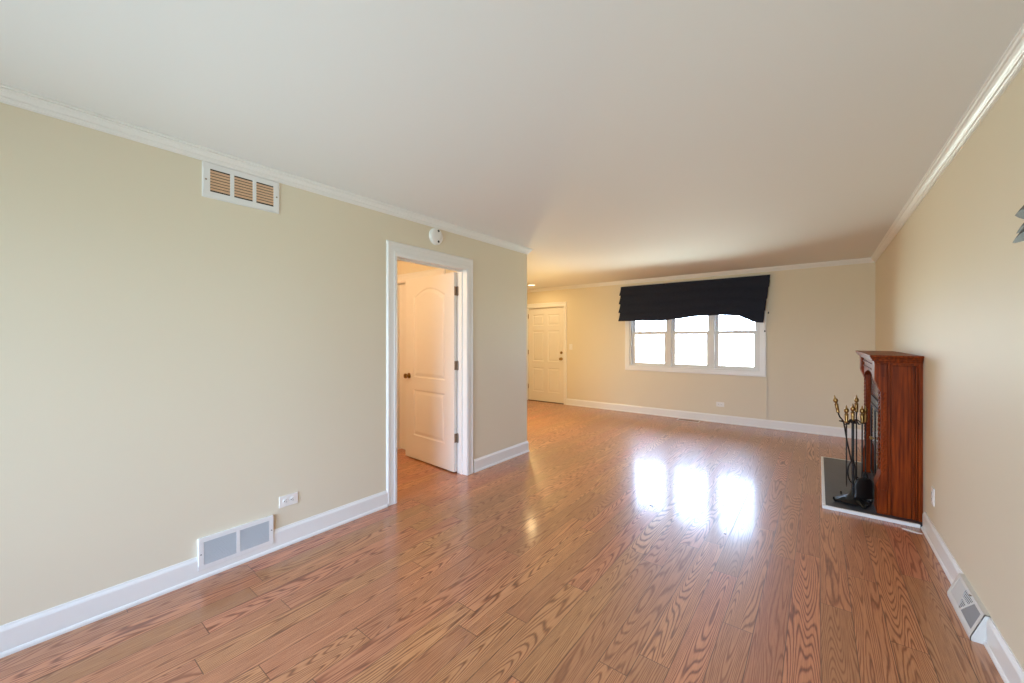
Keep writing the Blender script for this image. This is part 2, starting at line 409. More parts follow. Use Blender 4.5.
# ------------------------------------------------------------------ panelled doors
def panel_loops(x0, x1, z0, z1, rise, inset, n=14):
    x0 += inset; x1 -= inset; z0 += inset
    if rise <= 0:
        z1 -= inset
        pts = [(x0, z0), (x1, z0), (x1, z1)] + [(x1 + (x0 - x1) * k / n, z1) for k in range(1, n)] + [(x0, z1)]
        return pts
    pts = [(x0, z0), (x1, z0)]
    for k in range(n + 1):
        u = k / n
        pts.append((x1 + (x0 - x1) * u, z1 - inset + rise * math.sin(math.pi * u) ** 1.0 * (1 - inset * .5)))
    return pts
def door_slab(W, Hh, T, panels):
    """slab x 0..W, y 0..T, z 0..Hh; panels: (x0, x1, z0, z1, rise) moulded on both faces"""
    b = MB(); bm = b.bm
    for side in (0, 1):
        yv = 0.0 if side == 0 else T; sg = 1 if side == 0 else -1
        cols = {}
        for p in panels: cols.setdefault((p[0], p[1]), []).append(p)
        xs = sorted(cols)
        def quad(x0, x1, z0, z1):
            if x1 - x0 < 1e-5 or z1 - z0 < 1e-5: return
            bm.faces.new([bm.verts.new((x, yv, z)) for x, z in ((x0, z0), (x1, z0), (x1, z1), (x0, z1))])
        px = 0.0
        for (x0, x1) in xs:
            quad(px, x0, 0, Hh); px = x1
            pz = 0.0
            for p in sorted(cols[(x0, x1)], key=lambda q: q[2]):
                quad(x0, x1, pz, p[2]); pz = p[3]
                if p[4] > 0:
                    lp = panel_loops(*p[:4], p[4], 0.0)[2:]
                    zt = p[3] + p[4] + 0.02
                    for (ax, az), (bx, bz) in zip(lp, lp[1:]):
                        bm.faces.new([bm.verts.new((x, yv, z)) for x, z in ((ax, az), (bx, bz), (bx, zt), (ax, zt))])
                    pz = zt
            quad(x0, x1, pz, Hh)
        quad(px, W, 0, Hh)
        for p in panels:
            rings = []
            for ins, dep in ((0, 0), (.006, .004), (.014, .0075), (.020, .0075), (.046, .002), (.052, .0015)):
                rings.append([(x, yv + sg * dep, z) for x, z in panel_loops(*p[:4], p[4], ins)])
            b.loops(rings, cap0=False, cap1=True)
    for (xa, za), (xb, zb) in (((0, 0), (W, 0)), ((W, 0), (W, Hh)), ((W, Hh), (0, Hh)), ((0, Hh), (0, 0))):
        bm.faces.new([bm.verts.new(q) for q in ((xa, 0, za), (xb, 0, zb), (xb, T, zb), (xa, T, za))])
    return b
def knob(parent, x, z, y, sgn, m=BRASS, r=1.0):
    b = MB().lathe([(.0, 0), (.032, 0), (.032, .004), (.026, .009), (.012, .012), (.010, .026), (.014, .032), (.026, .038), (.029, .048), (.026, .058), (.014, .064), (.0, .065)],
                   (x, y, z), (0, sgn, 0), 20)
    return b.build('knob', m, parent, smooth=True)
def hinge(parent, x, y, z, m=BRONZE, leaf='both'):
    b = MB(); hh = .09
    b.tube([(x, y, z - hh / 2), (x, y, z + hh / 2)], .0065, 10)
    b.tube([(x, y, z + hh / 2), (x, y, z + hh / 2 + .006)], .004, 8); b.tube([(x, y, z - hh / 2 - .006), (x, y, z - hh / 2)], .004, 8)
    return b

# door_1: entry door, hinged left
DW, DH = 0.909, 2.008
d1 = empty('door_1', (-5.076, YB + .028, 0.012), 'white six-panel entry door in the back wall, closed, with brass knob', 'door', kind='structure')
sw = .115; mw = .105; pw = (DW - 2 * sw - mw) / 2
pl = []
for x0 in (sw, sw + pw + mw):
    pl += [(x0, x0 + pw, .20, .72, 0), (x0, x0 + pw, .86, 1.52, 0), (x0, x0 + pw, 1.63, 1.87, 0)]
door_slab(DW, DH, .044, pl).build('slab', DOORW, d1)
knob(d1, DW - .07, .925, 0, -1)
MB().lathe([(0, 0), (.030, 0), (.030, .005), (.024, .012), (.012, .015), (0, .016)], (DW - .07, 0, 1.055), (0, -1, 0), 20).build('deadbolt', BRASS, d1, smooth=True)
for z in (.30, 1.05, 1.84):
    hinge(d1, -.002, -.006, z).box(-.006, .000, -.005, .02, z - .045, z + .045).build('hinge', BRONZE, d1)
MB().box(-5.083, -4.160, YB + .01, YB + .15, 0.0, 0.010).build('threshold', DARKW)
struct(bpy.data.objects['threshold'], 'dark threshold strip under the entry door', 'threshold').name = 'trim_8'

# door_2: open two-panel arch-top door of the doorway in the left wall
hx, hy = XL - WT + .002, 2.8225
ang = math.atan2(2.866 - 2.802, -3.769 + 2.905)     # swing direction (into the hall)
d2 = empty('door_2', (hx - .010, 2.786, 0.014), 'white arch-top two-panel door standing open into the warm lit hall', 'door', rotz=ang, kind='structure')
W2 = .872; T2 = .035
def mirror_y(b):
    for v in b.bm.verts: v.co.y = -v.co.y
    return b
b = door_slab(W2, 2.02, T2, [(.150, W2 - .165, .262, .778, 0), (.150, W2 - .165, .915, 1.815, .085)])
mirror_y(b).build('slab', DOORW, d2)       # local +y faces -y of the room, visible face at y = 0
knob(d2, W2 - .075, .925, 0, 1); knob(d2, W2 - .075, .925, -T2, -1)
for z in (.34, 1.075, 1.83):
    b = hinge(d2, -.006, -T2 - .003, z)
    b.box(-.0025, .0, -.034, -.004, z - .045, z + .045)
    b.box(-.022, -.006, -T2 - .0045, -T2 - .002, z - .045, z + .045)
    b.build('hinge', BRONZE, d2)

# door_3: closed closet door behind
d3 = empty('door_3', (HX0 + .022, YH + .045, 0.012), 'white closed closet door mostly hidden behind the open door', 'door', kind='structure')
W3 = HX1 - HX0 - .044
door_slab(W3, 2.012, .035, [(.12, W3 - .12, .235, .845, 0), (.12, W3 - .12, 1.0, 1.72, .12)]).build('slab', DOORW, d3)

# ------------------------------------------------------------------ window_1
win = empty('window_1', (0, YB, 0), 'white triple double-hung window in the back wall under a dark shade', 'window', kind='structure')
b = MB()
cx0, cx1, cz0, cz1 = -2.843, -0.623, 0.778, 2.235
def ring_frame(b, x0, x1, z0, z1, ix0, ix1, iz0, iz1, y0, y1):
    b.loops([[V(x0, y0, z0), V(x1, y0, z0), V(x1, y0, z1), V(x0, y0, z1)], [V(x0, y1, z0), V(x1, y1, z0), V(x1, y1, z1), V(x0, y1, z1)],
             [V(ix0, y1, iz0), V(ix1, y1, iz0), V(ix1, y1, iz1), V(ix0, y1, iz1)], [V(ix0, y0, iz0), V(ix1, y0, iz0), V(ix1, y0, iz1), V(ix0, y0, iz1)],
             [V(x0, y0, z0), V(x1, y0, z0), V(x1, y0, z1), V(x0, y0, z1)]], cap0=False, cap1=False)
ring_frame(b, cx0, cx1, cz0, cz1, -2.760, -0.705, .855, 2.155, -.018, 0)
ring_frame(b, cx0 + .01, cx1 - .01, cz0 + .01, cz1 - .01, cx0 + .03, cx1 - .03, cz0 + .03, cz1 - .03, -.024, -.016)
b.build('casing', TRIM, win, bevel=.003)
b = MB(); ring_frame(b, -2.764, -0.701, .851, 2.159, -2.738, -0.727, .872, 2.135, 0.0, .15)
b.build('frame', VINYL, win)
UN = [(-2.737, -2.085), (-2.026, -1.402), (-1.343, -0.728)]
b = MB()
for xa, xb in ((-2.085, -2.026), (-1.402, -1.343)): b.box(xa, xb, .028, .15, .872, 2.135)
b.build('mullion', VINYL, win, bevel=.003)
pan = [(-2.662, -2.127), (-1.982, -1.445), (-1.299, -0.785)]
for (ua, ub), (ga, gb) in zip(UN, pan):
    ga, gb = ua + .062, ub - .062
    b = MB(); ring_frame(b, ua + .003, ub - .003, .873, 1.485, ga, gb, .922, 1.436, .050, .085)
    b.box(ua + .012, ub - .012, .046, .051, 1.449, 1.480)
    lo = b.build('lower_sash', VINYL, win, bevel=.003)
    MB().box(ga - .004, gb + .004, .066, .070, .914, 1.447).build('pane', GLASS, lo)
    xm = (ua + ub) / 2
    MB().box(xm - .030, xm + .030, .052, .072, 1.485, 1.493).tube([(xm - .002, .062, 1.492), (xm - .002, .062, 1.505)], .009, 10).build('sash_lock', VINYL, lo)
    b = MB(); ring_frame(b, ua + .003, ub - .003, 1.452, 2.133, ga - .012, gb + .012, 1.490, 2.09, .092, .127)
    up = b.build('upper_sash', VINYL, win, bevel=.003)
    MB().box(ga - .016, gb + .016, .107, .111, 1.486, 2.094).build('pane', GLASS, up)

# ------------------------------------------------------------------ window_2: patio door behind the camera
w2 = empty('window_2', (0, YR, 0), 'white framed glazed patio door in the wall behind the camera', 'window', kind='structure')
b = MB(); ring_frame(b, PX0, PX1, 0.0, PZ, PX0 + .05, PX1 - .05, .05, PZ - .05, -.14, -.01); b.build('frame', VINYL, w2)
xm = (PX0 + PX1) / 2
for i, (xa, xb, ya) in enumerate(((PX0 + .05, xm + .03, -.06), (xm - .03, PX1 - .05, -.11))):
    b = MB(); ring_frame(b, xa, xb, .05, PZ - .05, xa + .06, xb - .06, .13, PZ - .12, ya, ya + .035)
    s_ = b.build('sash', VINYL, w2); MB().box(xa + .055, xb - .055, ya + .015, ya + .019, .125, PZ - .115).build('pane', GLASS, s_)
# ------------------------------------------------------------------ roman shade
shade = empty('roman_shade', (0, YB, 0), 'navy roman shade drawn halfway up over the triple window', 'window shade')
def shade_bottom(x):
    P = [(-2.92, 1.680), (-2.60, 1.678), (-2.15, 1.676), (-1.92, 1.700), (-1.54, 1.728), (-1.25, 1.736), (-0.99, 1.722), (-0.86, 1.668), (-0.78, 1.618), (-0.66, 1.604)]
    for (x0, z0), (x1, z1) in zip(P, P[1:]):
        if x <= x1:
            u = (x - x0) / (x1 - x0); u = u * u * (3 - 2 * u); return z0 + (z1 - z0) * u
    return P[-1][1]
# profile: v from top (0) to bottom (1); four soft tiers that bulge out at their lower edges
ZT = 2.327
tiers = [0.0, 0.25, 0.50, 0.74, 1.0]
prof = []
for i in range(4):
    for k in range(7):
        u = k / 6
        v = tiers[i] + (tiers[i + 1] - tiers[i]) * u
        d = .034 + .012 * i + .060 * u ** 2.0
        if k == 6: v += .012; d -= .010
        prof.append((v, d, u))
    prof.append((tiers[i + 1] - .004, .038 + .012 * i, .6))
nx = 72
b = MB(); rows = []
for v, d, tu in prof:
    v = min(v, 1.0); row = []
    for k in range(nx + 1):
        s_ = k / nx
        xl = -2.918 - .013 * tu * min(1, v * 3); xr = -0.568 - .092 * v + .012 * tu * (v > .1)
        x = xl + (xr - xl) * s_
        zb = shade_bottom(x)
        z = ZT + (zb - ZT) * v
        wr = .006 * math.sin(x * 9.0 + v * 4) * v + .010 * v * math.exp(-((x + .82) / .10) ** 2)
        row.append(V(x, -d - wr, z + .004 * math.sin(x * 5.0 + 9 * v) * (v > .2)))
    rows.append(row)
b.loops(rows, close=False, cap0=False, cap1=False)
f = b.build('fabric', NAVY, shade, smooth=True)
so = f.modifiers.new('thickness', 'SOLIDIFY'); so.thickness = .004
MB().box(-2.908, -0.574, -.040, 0.0, 2.285, 2.325).build('head_rail', NAVY, shade, bevel=.003)
c = MB().tube([(-.600, -.020, 2.29), (-.610, -.024, 2.0), (-.592, -.060, 1.80), (-.588, -.085, 1.765)], .0016, 6).tube([(-.66, -.020, 2.29), (-.660, -.024, 1.9), (-.638, -.035, 1.49)], .0014, 6).build('pull_cord', PAPER, shade)
for p in ((-.588, -.085, 1.734), (-.638, -.035, 1.460)):
    MB().lathe([(0, 0), (.008, .004), (.010, .014), (.006, .026), (.002, .032), (0, .033)], p, (0, 0, 1), 12).build('cord_weight', IRON, c, smooth=True)

# thin white cable channel from window to the baseboard
tag(MB().box(-.628, -.613, YB - .018, YB, .1300, .774).build('cable_cover', mat('cable_cover_paint', (.74, .68, .54), .45, bump=.02), bevel=.002),
    'thin pale vertical cable strip between window corner and baseboard', 'cable cover')

# ------------------------------------------------------------------ grilles, outlets and small wall fittings
# upper return grille: three openings, white louvers with warm hall light painted in as tan
gx = empty('return_grille', (XL, 0.896, 2.176), 'white wall grille under the left crown moulding, three louvered openings with warm hall light painted on the slats', 'vent')
hw, hh = .200, .1985
b = MB()
ops = [(-.166, -.068), (-.047, .051), (.071, .169)]; zl, zh = .034, .166
b.box(0, .007, -hw, hw, 0, zl); b.box(0, .007, -hw, hw, zh, hh)
xs = [-hw] + [q for o_ in ops for q in o_] + [hw]
for k in range(0, len(xs), 2): b.box(0, .007, xs[k], xs[k + 1], zl, zh)
for a in (-1, 1): b.box(.0, .004, a * hw - .004, a * hw + .004, -.003, hh)
b.box(0, .004, -hw, hw, -.004, 0)
fr = b.build('face_plate', GRILLE, gx, bevel=.0015)
for a in (-.186, .187): MB().lathe([(0, 0), (.005, 0), (.004, .002), (0, .0025)], (.007, a, .10), (1, 0, 0), 10).build('screw', BRONZE, gx)
MB().box(.0002, .0012, -.175, .175, .028, .172).build('duct_back', DUCT, gx)
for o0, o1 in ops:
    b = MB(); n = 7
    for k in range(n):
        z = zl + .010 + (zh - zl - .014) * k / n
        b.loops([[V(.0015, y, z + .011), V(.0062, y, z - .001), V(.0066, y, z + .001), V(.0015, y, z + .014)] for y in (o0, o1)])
    b.build('louver_bank', LOUVER_HALL_LIGHT, gx)

# lower white supply grille
gl = empty('supply_grille', (XL, 0.8660, 0.05), 'low white wall grille with two fine louvered halves above the left baseboard', 'vent')
hw, hh = .1935, .180
zl, zh = .026, .156; ops = [(-.168, -.010), (.010, .168)]
b = MB(); T0 = .013
b.box(0, T0 + .006, -hw, hw, 0, zl); b.box(0, T0 + .006, -hw, hw, zh, hh)
for y0, y1 in ((-hw, -.168), (-.010, .010), (.168, hw)): b.box(0, T0 + .006, y0, y1, zl, zh)
b.build('face_plate', GRILLE, gl, bevel=.002)
for y0, y1 in ops:
    b = MB(); n = 16
    for k in range(n):
        z = zl + (zh - zl) * (k + .5) / n
        b.loops([[V(.008, y, z + .0045), V(.020, y, z - .0030), V(.0205, y, z - .0015), V(.0085, y, z + .006)] for y in (y0, y1)])
    b.build('louver_bank', mat('grey_louver_paint', (.60, .62, .64), .45, bump=.02) if 'grey_louver_paint' not in bpy.data.materials else bpy.data.materials['grey_louver_paint'], gl)
MB().box(.006, .0075, -.17, .17, zl - .004, zh + .004).build('duct_back', GREYMETAL, gl)
for a in (-.182, .182): MB().lathe([(0, 0), (.004, 0), (.0035, .002), (0, .0025)], (T0 + .006, a, .09), (1, 0, 0), 10).build('screw', GREYMETAL, gl)

def outlet(name, loc, rotz, label, landscape=False):
    """local: plate faces +x, width along y, height along z"""
    o = empty(name, loc, label, 'outlet', rotz, group='wall outlets around the room')
    w_, h_ = (.116, .074) if landscape else (.072, .116)
    MB().box(0, .006, -w_ / 2, w_ / 2, -h_ / 2, h_ / 2).build('cover_plate', PLASTIC, o, bevel=.002)
    for s_ in (-1, 1):
        cy, cz = (s_ * .0205, 0) if landscape else (0, s_ * .0205)
        rr = MB().lathe([(0, 0), (.0165, 0), (.0165, .0022), (.0155, .003), (0, .003)], (.0055, cy, cz), (1, 0, 0), 20).build('receptacle', PLASTIC, o)
        b = MB()
        for a, c_, u, v_ in ((-.0062, .003, .0014, .0042), (.0062, .003, .0014, .0036)):
            if landscape: b.box(.0084, .0090, cy + c_ - v_, cy + c_ + v_, cz + a - u, cz + a + u)
            else: b.box(.0084, .0090, cy + a - u, cy + a + u, cz + c_ - v_, cz + c_ + v_)
        if landscape: b.box(.0084, .0090, cy - .0105, cy - .0055, cz - .0025, cz + .0025)
        else: b.box(.0084, .0090, cy - .0025, cy + .0025, cz - .0105, cz - .0055)
        b.build('slots', SLOT, rr)
    MB().lathe([(0, 0), (.003, 0), (.0026, .0012), (0, .0015)], (.006, 0, 0), (1, 0, 0), 8).build('screw', PLASTIC, o)
    return o
outlet('wall_outlet', (XL, 1.158, .294), 0, 'white sideways outlet on the left wall beside the low grille', True)
outlet('wall_outlet', (-1.252, YB, .296), R(-90), 'white sideways outlet on the back wall below the window', True)
outlet('wall_outlet', (XR, 3.775, .318), R(180), 'white upright outlet on the right wall just in front of the fireplace')

sw_ = empty('light_switch', (-3.995, YB, 1.192), 'pale light switch on the back wall right of the entry door', 'light switch', R(-90))
MB().box(0, .006, -.036, .036, -.058, .058).build('cover_plate', PLASTIC, sw_, bevel=.002)
MB().box(.005, .016, -.005, .005, -.004, .012).build('toggle', PLASTIC, sw_, bevel=.001)

# round detector above the doorway
dt = empty('wall_detector', (XL, 2.427, 2.296), 'round white detector with two dark dots on the wall above the doorway', 'detector')
MB().lathe([(0, 0), (.076, 0), (.076, .012), (.072, .022), (.060, .030), (.030, .033), (0, .034)], (0, 0, 0), (1, 0, 0), 36).build('body', PLASTIC, dt, smooth=True)
for z in (-.047, .050):
    MB().lathe([(0, 0), (.011, 0), (.011, .004), (.008, .006), (0, .0065)], (.029, .012, z), (1, 0, 0), 14).build('sensor_port', SLOT, dt, smooth=True)
MB().lathe([(0, 0), (.020, 0), (.019, .004), (0, .005)], (.031, .012, .002), (1, 0, 0), 18).build('test_button', PLASTIC, dt, smooth=True)

# recessed ceiling light in the foyer, lit
rl = empty('recessed_light', (-4.55, 6.50, H), 'lit round recessed ceiling light near the entry door', 'ceiling light')
MB().lathe([(.100, 0), (.100, -.004), (.092, -.008), (.078, -.010), (.074, -.006), (.074, 0)], (0, 0, 0), (0, 0, 1), 32).build('trim_ring', PLASTIC, rl, smooth=True)
MB().lathe([(0, -.0005), (.074, -.0005), (.074, -.003), (.05, -.007), (0, -.010)], (0, 0, 0), (0, 0, 1), 32).build('lens', LAMPGLASS, rl, smooth=True)
lamp('recessed_light_bulb', 'AREA', (-4.55, 6.50, H - .016), 6, (1.0, .70, .34), .14)
# added globe floor lamp to warm the far walls, unseen behind the left wall end
fl = empty('added_floor_lamp', (-3.94, 5.06, 0), 'added warm globe floor lamp, unseen behind the end of the left wall, lighting the far walls', 'floor lamp')
MB().lathe([(0, 0), (.13, 0), (.13, .012), (.10, .022), (.015, .03), (0, .03)], seg=28).build('base', BRASS, fl, smooth=True)
MB().tube([(0, 0, .025), (0, 0, 1.24)], .011, 12).build('pole', BRASS, fl, smooth=True)
MB().lathe([(0, 1.23), (.045, 1.235), (.085, 1.27), (.11, 1.32), (.105, 1.375), (.07, 1.42), (0, 1.435)], seg=28).build('globe', LAMPGLASS, fl, smooth=True)
lamp('added_floor_lamp_bulb', 'POINT', (-3.88, 5.12, 1.13), 56, (1.0, .72, .29), .07)  # added warm light; the globe above keeps it off the ceiling
# ceiling lamp of the hall behind the open door, out of sight
hl = empty('hall_ceiling_lamp', (-3.75, 1.25, H), 'round warm ceiling lamp in the hall behind the left wall', 'ceiling light')
MB().lathe([(0, 0), (.15, 0), (.15, -.02), (0, -.02)], (0, 0, 0), (0, 0, 1), 28).build('canopy', BRASS, hl)
MB().lathe([(.135, -.02), (.14, -.05), (.11, -.085), (.05, -.10), (0, -.102)], (0, 0, 0), (0, 0, 1), 28).build('lamp_shade', LAMPGLASS, hl, smooth=True)
lamp('hall_lamp_bulb', 'POINT', (-3.75, 1.25, H - .22), 58, (1.0, .66, .35), .08)

# ------------------------------------------------------------------ hearth and fireplace
he = empty('hearth', (0.32, 4.85, 0), 'low dark slate hearth with white edging in front of the fireplace', 'hearth')
HX, HY0, HY1, HT = .026 - .32, 4.03 - 4.85, 5.70 - 4.85, .028
hb = XR - .32
MB().box(HX + .022, hb, HY0 + .022, HY1 - .022, 0, HT - .003).build('slate_slab', SLATE, he)
b = MB()
b.box(HX, HX + .022, HY0, HY1, 0, HT - .003); b.box(HX + .022, hb - .024, HY0, HY0 + .022, 0, HT - .003); b.box(HX + .022, hb - .024, HY1 - .022, HY1, 0, HT - .003)
b.build('edge_trim', TRIM, he, bevel=.003)

fp = empty('fireplace', (.45, 4.80, HT - .003), 'reddish oak fireplace with carved pilasters against the right wall', 'fireplace')
def P(x, y, z): return V(x - .45, y - 4.80, z - (HT - .003))
def pbox(b, x0, x1, y0, y1, z0, z1): return b.box(x0 - .45, x1 - .45, y0 - 4.80, y1 - 4.80, z0 - HT + .003, z1 - HT + .003)
FZ = HT - .003; TOP = 1.236; YN, YF = 4.10, 5.46
b = MB(); pbox(b, .312, XR - .001, YN - .045, YF + .045, TOP - .016, TOP); b.build('mantel_shelf', WOOD, fp, bevel=.005)
# stepped crown under the shelf, on front and sides
b = MB()
for e_, z0, z1 in ((.036, TOP - .028, TOP - .016), (.026, TOP - .044, TOP - .028), (.013, TOP - .058, TOP - .044)):
    pbox(b, .352 - e_, XR - .001, YN - e_, YF + e_, z0, z1)
b.build('crown_moulding', WOOD, fp, bevel=.004)
# side panels: frame with a recessed field
for s_, y in ((1, YN), (-1, YF)):
    b = MB(); y2 = y + s_ * .026; y3 = y + s_ * .013; y4 = y + s_ * .006
    lo, hi = lambda a, c_: min(a, c_), lambda a, c_: max(a, c_)
    def sb(x0, x1, ya, yb, z0, z1): pbox(b, x0, x1, min(ya, yb), max(ya, yb), z0, z1)
    sb(.417, XR - .001, y + s_ * .020, y2, FZ, TOP - .058)
    sb(.437, .543, y3, y2, FZ, TOP - .080)
    sb(.548, .563, y3, y2, FZ, TOP - .080)
    sb(.580, XR - .001, y, y2, FZ, TOP - .058)
    sb(.417, .431, y4, y2, FZ, TOP - .058)
    sb(.567, .576, y4, y2, FZ, TOP - .080)
    sb(.432, .580, y, y3, TOP - .075, TOP - .058)
    b.build('side_panel', WOOD, fp, bevel=.0015)
# pilasters: profile of the front edge seen from the side
PROF = [(.417, FZ), (.355, FZ), (.355, .225), (.351, .235), (.372, .315), (.378, .33), (.378, .955), (.372, .965), (.366, .985), (.344, 1.045), (.342, 1.06), (.342, TOP - .058), (.417, TOP - .058)]
for ya, yb in ((YN, YN + .17), (YF - .17, YF)):
    b = MB(); b.prism(PROF, lambda x, z, d: P(x, d, z), ya, yb)
    pi = b.build('pilaster', WOOD, fp, bevel=.003)
    for x0, x1, z0, z1 in ((.366, .412, FZ + .02, .21), (.352, .410, 1.07, 1.165)):
        b = MB(); pbox(b, x0, x1, ya - .004, yb + .004, z0, z1); b.build('block_panel', WOOD, pi, bevel=.002)
    # carved leaves running up front and side of the shaft
    b = MB()
    for k in range(17):
        z = .345 + k * .0365
        for sgn in (-1, 1):
            c0 = (ya + yb) / 2
            b.loops([[P(.378 - .002, c0 + sgn * .006, z), P(.378 - .009, c0 + sgn * .022, z + .010), P(.378 - .002, c0 + sgn * .045, z + .034), P(.378 - .006, c0 + sgn * .016, z + .026)],
                     [P(.381, c0 + sgn * .006, z), P(.381, c0 + sgn * .022, z + .010), P(.381, c0 + sgn * .045, z + .034), P(.381, c0 + sgn * .016, z + .026)]])
        for yy, sg in ((ya, -1), (yb, 1)):
            b.loops([[P(.386, yy + sg * .001, z), P(.396, yy + sg * .005, z + .004), P(.413, yy + sg * .001, z + .031), P(.394, yy + sg * .005, z + .024)],
                     [P(.386, yy - sg * .004, z), P(.396, yy - sg * .004, z + .004), P(.413, yy - sg * .004, z + .031), P(.394, yy - sg * .004, z + .024)]])
    b.build('carved_leaves', WOOD, pi)
# beaded strip on the pilasters' front edges
# frieze with an arched lower edge between the capitals
fa, fb = YN + .17, YF - .17
n = 20
poly = [(fa, TOP - .058)] + [(fa, 1.04)]
for k in range(n + 1):
    u = k / n; poly.append((fa + (fb - fa) * u, 1.000 + .075 * math.sin(math.pi * u)))
poly += [(fb, TOP - .058)]
b = MB(); b.prism(poly, lambda y, z, d: P(d, y, z), .362, .412); b.build('frieze', WOOD, fp, bevel=.003)
b = MB(); y_0, y_1 = fa + .06, fb - .06
for (a0, a1, z0, z1) in ((y_0, y_1, 1.140, 1.152), (y_0, y_1, 1.092, 1.104), (y_0, y_0 + .012, 1.104, 1.140), (y_1 - .012, y_1, 1.104, 1.140)):
    pbox(b, .352, .364, a0, a1, z0, z1)
b.build('frieze_moulding', WOOD, fp, bevel=.003)
# grey facing tiles, black firebox with glass doors
b = MB(); oy0, oy1, oz = 4.43, 5.13, .80
pbox(b, .418, .436, YN + .025, oy0, FZ, 1.09); pbox(b, .418, .436, oy1, YF - .025, FZ, 1.09); pbox(b, .418, .436, oy0, oy1, oz, 1.09)
b.build('facing', FACING, fp, bevel=.002)
b = MB()
def ringx(b, y0, y1, z0, z1, iy0, iy1, iz0, iz1, x0, x1):
    q = lambda x, a, b_, c_, d: [P(x, a, c_), P(x, b_, c_), P(x, b_, d), P(x, a, d)]
    b.loops([q(x0, y0, y1, z0, z1), q(x1, y0, y1, z0, z1), q(x1, iy0, iy1, iz0, iz1), q(x0, iy0, iy1, iz0, iz1), q(x0, y0, y1, z0, z1)], cap0=False, cap1=False)
ringx(b, oy0 - .02, oy1 + .02, FZ + .002, oz + .02, oy0 + .03, oy1 - .03, FZ + .06, oz - .04, .404, .424)
ff = b.build('firebox_frame', IRON, fp, bevel=.002)
b = MB(); pbox(b, .590, .598, oy0, oy1, FZ, oz); pbox(b, .424, .590, oy0, oy0 + .01, FZ, oz); pbox(b, .424, .590, oy1 - .01, oy1, FZ, oz); pbox(b, .424, .590, oy0 + .01, oy1 - .01, oz - .01, oz); pbox(b, .424, .590, oy0 + .01, oy1 - .01, FZ, FZ + .01)
b.build('firebox', DUCT, fp)
ym = (oy0 + oy1) / 2
for y0, y1, yk in ((oy0 + .032, ym - .002, ym - .03), (ym + .002, oy1 - .032, ym + .03)):
    b = MB(); ringx(b, y0, y1, FZ + .062, oz - .042, y0 + .018, y1 - .018, FZ + .085, oz - .065, .398, .410)
    gd = b.build('glass_door', IRON, ff)
    bb = MB(); pbox(bb, .403, .406, y0 + .016, y1 - .016, FZ + .083, oz - .063); bb.build('pane', GLASS, gd)
    bb = MB(); bb.lathe([(0, 0), (.005, 0), (.004, .012), (.011, .018), (.010, .028), (0, .032)], P(.398, yk, .47), (-1, 0, 0), 14); bb.build('handle', BRASS, gd, smooth=True)

# ------------------------------------------------------------------ fire tools
TX, TY, TZ = .225, 4.255, HT - .003
HANDLE = [(r_, h_ * .93) for r_, h_ in [(0, 0), (.011, 0), (.013, .006), (.010, .012), (.0115, .03), (.0125, .060), (.011, .066), (.014, .070), (.014, .074), (.008, .079), (.0075, .084), (.014, .094), (.0165, .106), (.014, .118), (.007, .128), (.006, .134), (.0025, .150), (0, .155)]]
cr = R(37.805); ca, sa = math.cos(cr), math.sin(cr)
def q(u, z, d=0.0): return V(ca * u - sa * d, sa * u + ca * d, z)        # u to the right, d away, seen from the room's near end
st = empty('fire_tool_stand', (TX, TY, TZ), 'black iron fire tool stand with brass finial standing on the slate hearth', 'fire tool stand')
b = MB()
b.lathe([(0, .010), (.105, .010), (.106, .016), (.088, .022), (.062, .034), (.042, .052), (.028, .074), (.018, .092), (.012, .104), (0, .106)], seg=28)
b.build('base', IRON, st, smooth=True)
for a in (R(172), R(262), R(352), R(82)):
    aa = a + cr; c_, s_ = math.cos(aa), math.sin(aa)
    b = MB().tube([(c_ * r_, s_ * r_, z_) for r_, z_ in ((.06, .028), (.09, .018), (.115, .010), (.132, .010), (.141, .020), (.143, .038))], .01, 10, [.018, .015, .011, .0095, .008, .006])
    b.lathe([(0, 0), (.012, 0), (.012, .008), (0, .010)], (c_ * .112, s_ * .112, 0), (0, 0, 1), 12)
    b.build('foot', IRON, st, smooth=True)
MB().tube([(0, 0, .09), (0, 0, .66)], .0095, 12).lathe([(0, .645), (.013, .645), (.017, .655), (.013, .665), (0, .667)], seg=14).build('post', IRON, st, smooth=True)
MB().lathe(HANDLE, (0, 0, .665), (0, 0, 1), 16).build('finial', BRASS, st, smooth=True)
SPOT = {'rod': (-.071, -.022), 'shovel': (.044, -.036), 'brush': (.103, .000), 'poker': (.057, .032), 'tongs': (-.100, -.030)}
for u, d in SPOT.values():
    ln = math.hypot(u, d); f = (ln - .010) / ln
    b = MB().tube([q(u * t_ * f, z_, d * t_ * f) for t_, z_ in ((.08, .668), (.3, .676), (.55, .662), (.8, .640), (1.0, .644))], .0052, 8)
    b.build('hook', IRON, st, smooth=True)
def tool(name, key, label, z0, lift=0.0):
    p = q(SPOT[key][0], 0, SPOT[key][1])
    o = empty(name, (TX + p.x, TY + p.y, TZ), label, 'fire tool', group='fire tools on the stand')
    MB().tube([(0, 0, z0), (0, 0, .660 + lift)], .0050, 10).build('rod', IRON, o, smooth=True)
    MB().lathe(HANDLE, (0, 0, .654 + lift), (0, 0, 1), 16).build('handle', BRASS, o, smooth=True)
    return o
o = tool('fire_shovel', 'shovel', 'black iron fire shovel with broad blade hanging on the stand', .20)
b = MB(); rows = []
for w_, z in ((.030, .216), (.052, .209), (.068, .192), (.076, .165), (.076, .130), (.073, .095), (.078, .070), (.088, .052)):
    rows.append([q(-.004 + w_ * (-1 + 2 * k / 10), z, -.020 - .016 * (1 - (-1 + 2 * k / 10) ** 2) + (.012 if z > .21 else 0)) for k in range(11)])
b.loops(rows, close=False, cap0=False, cap1=False)
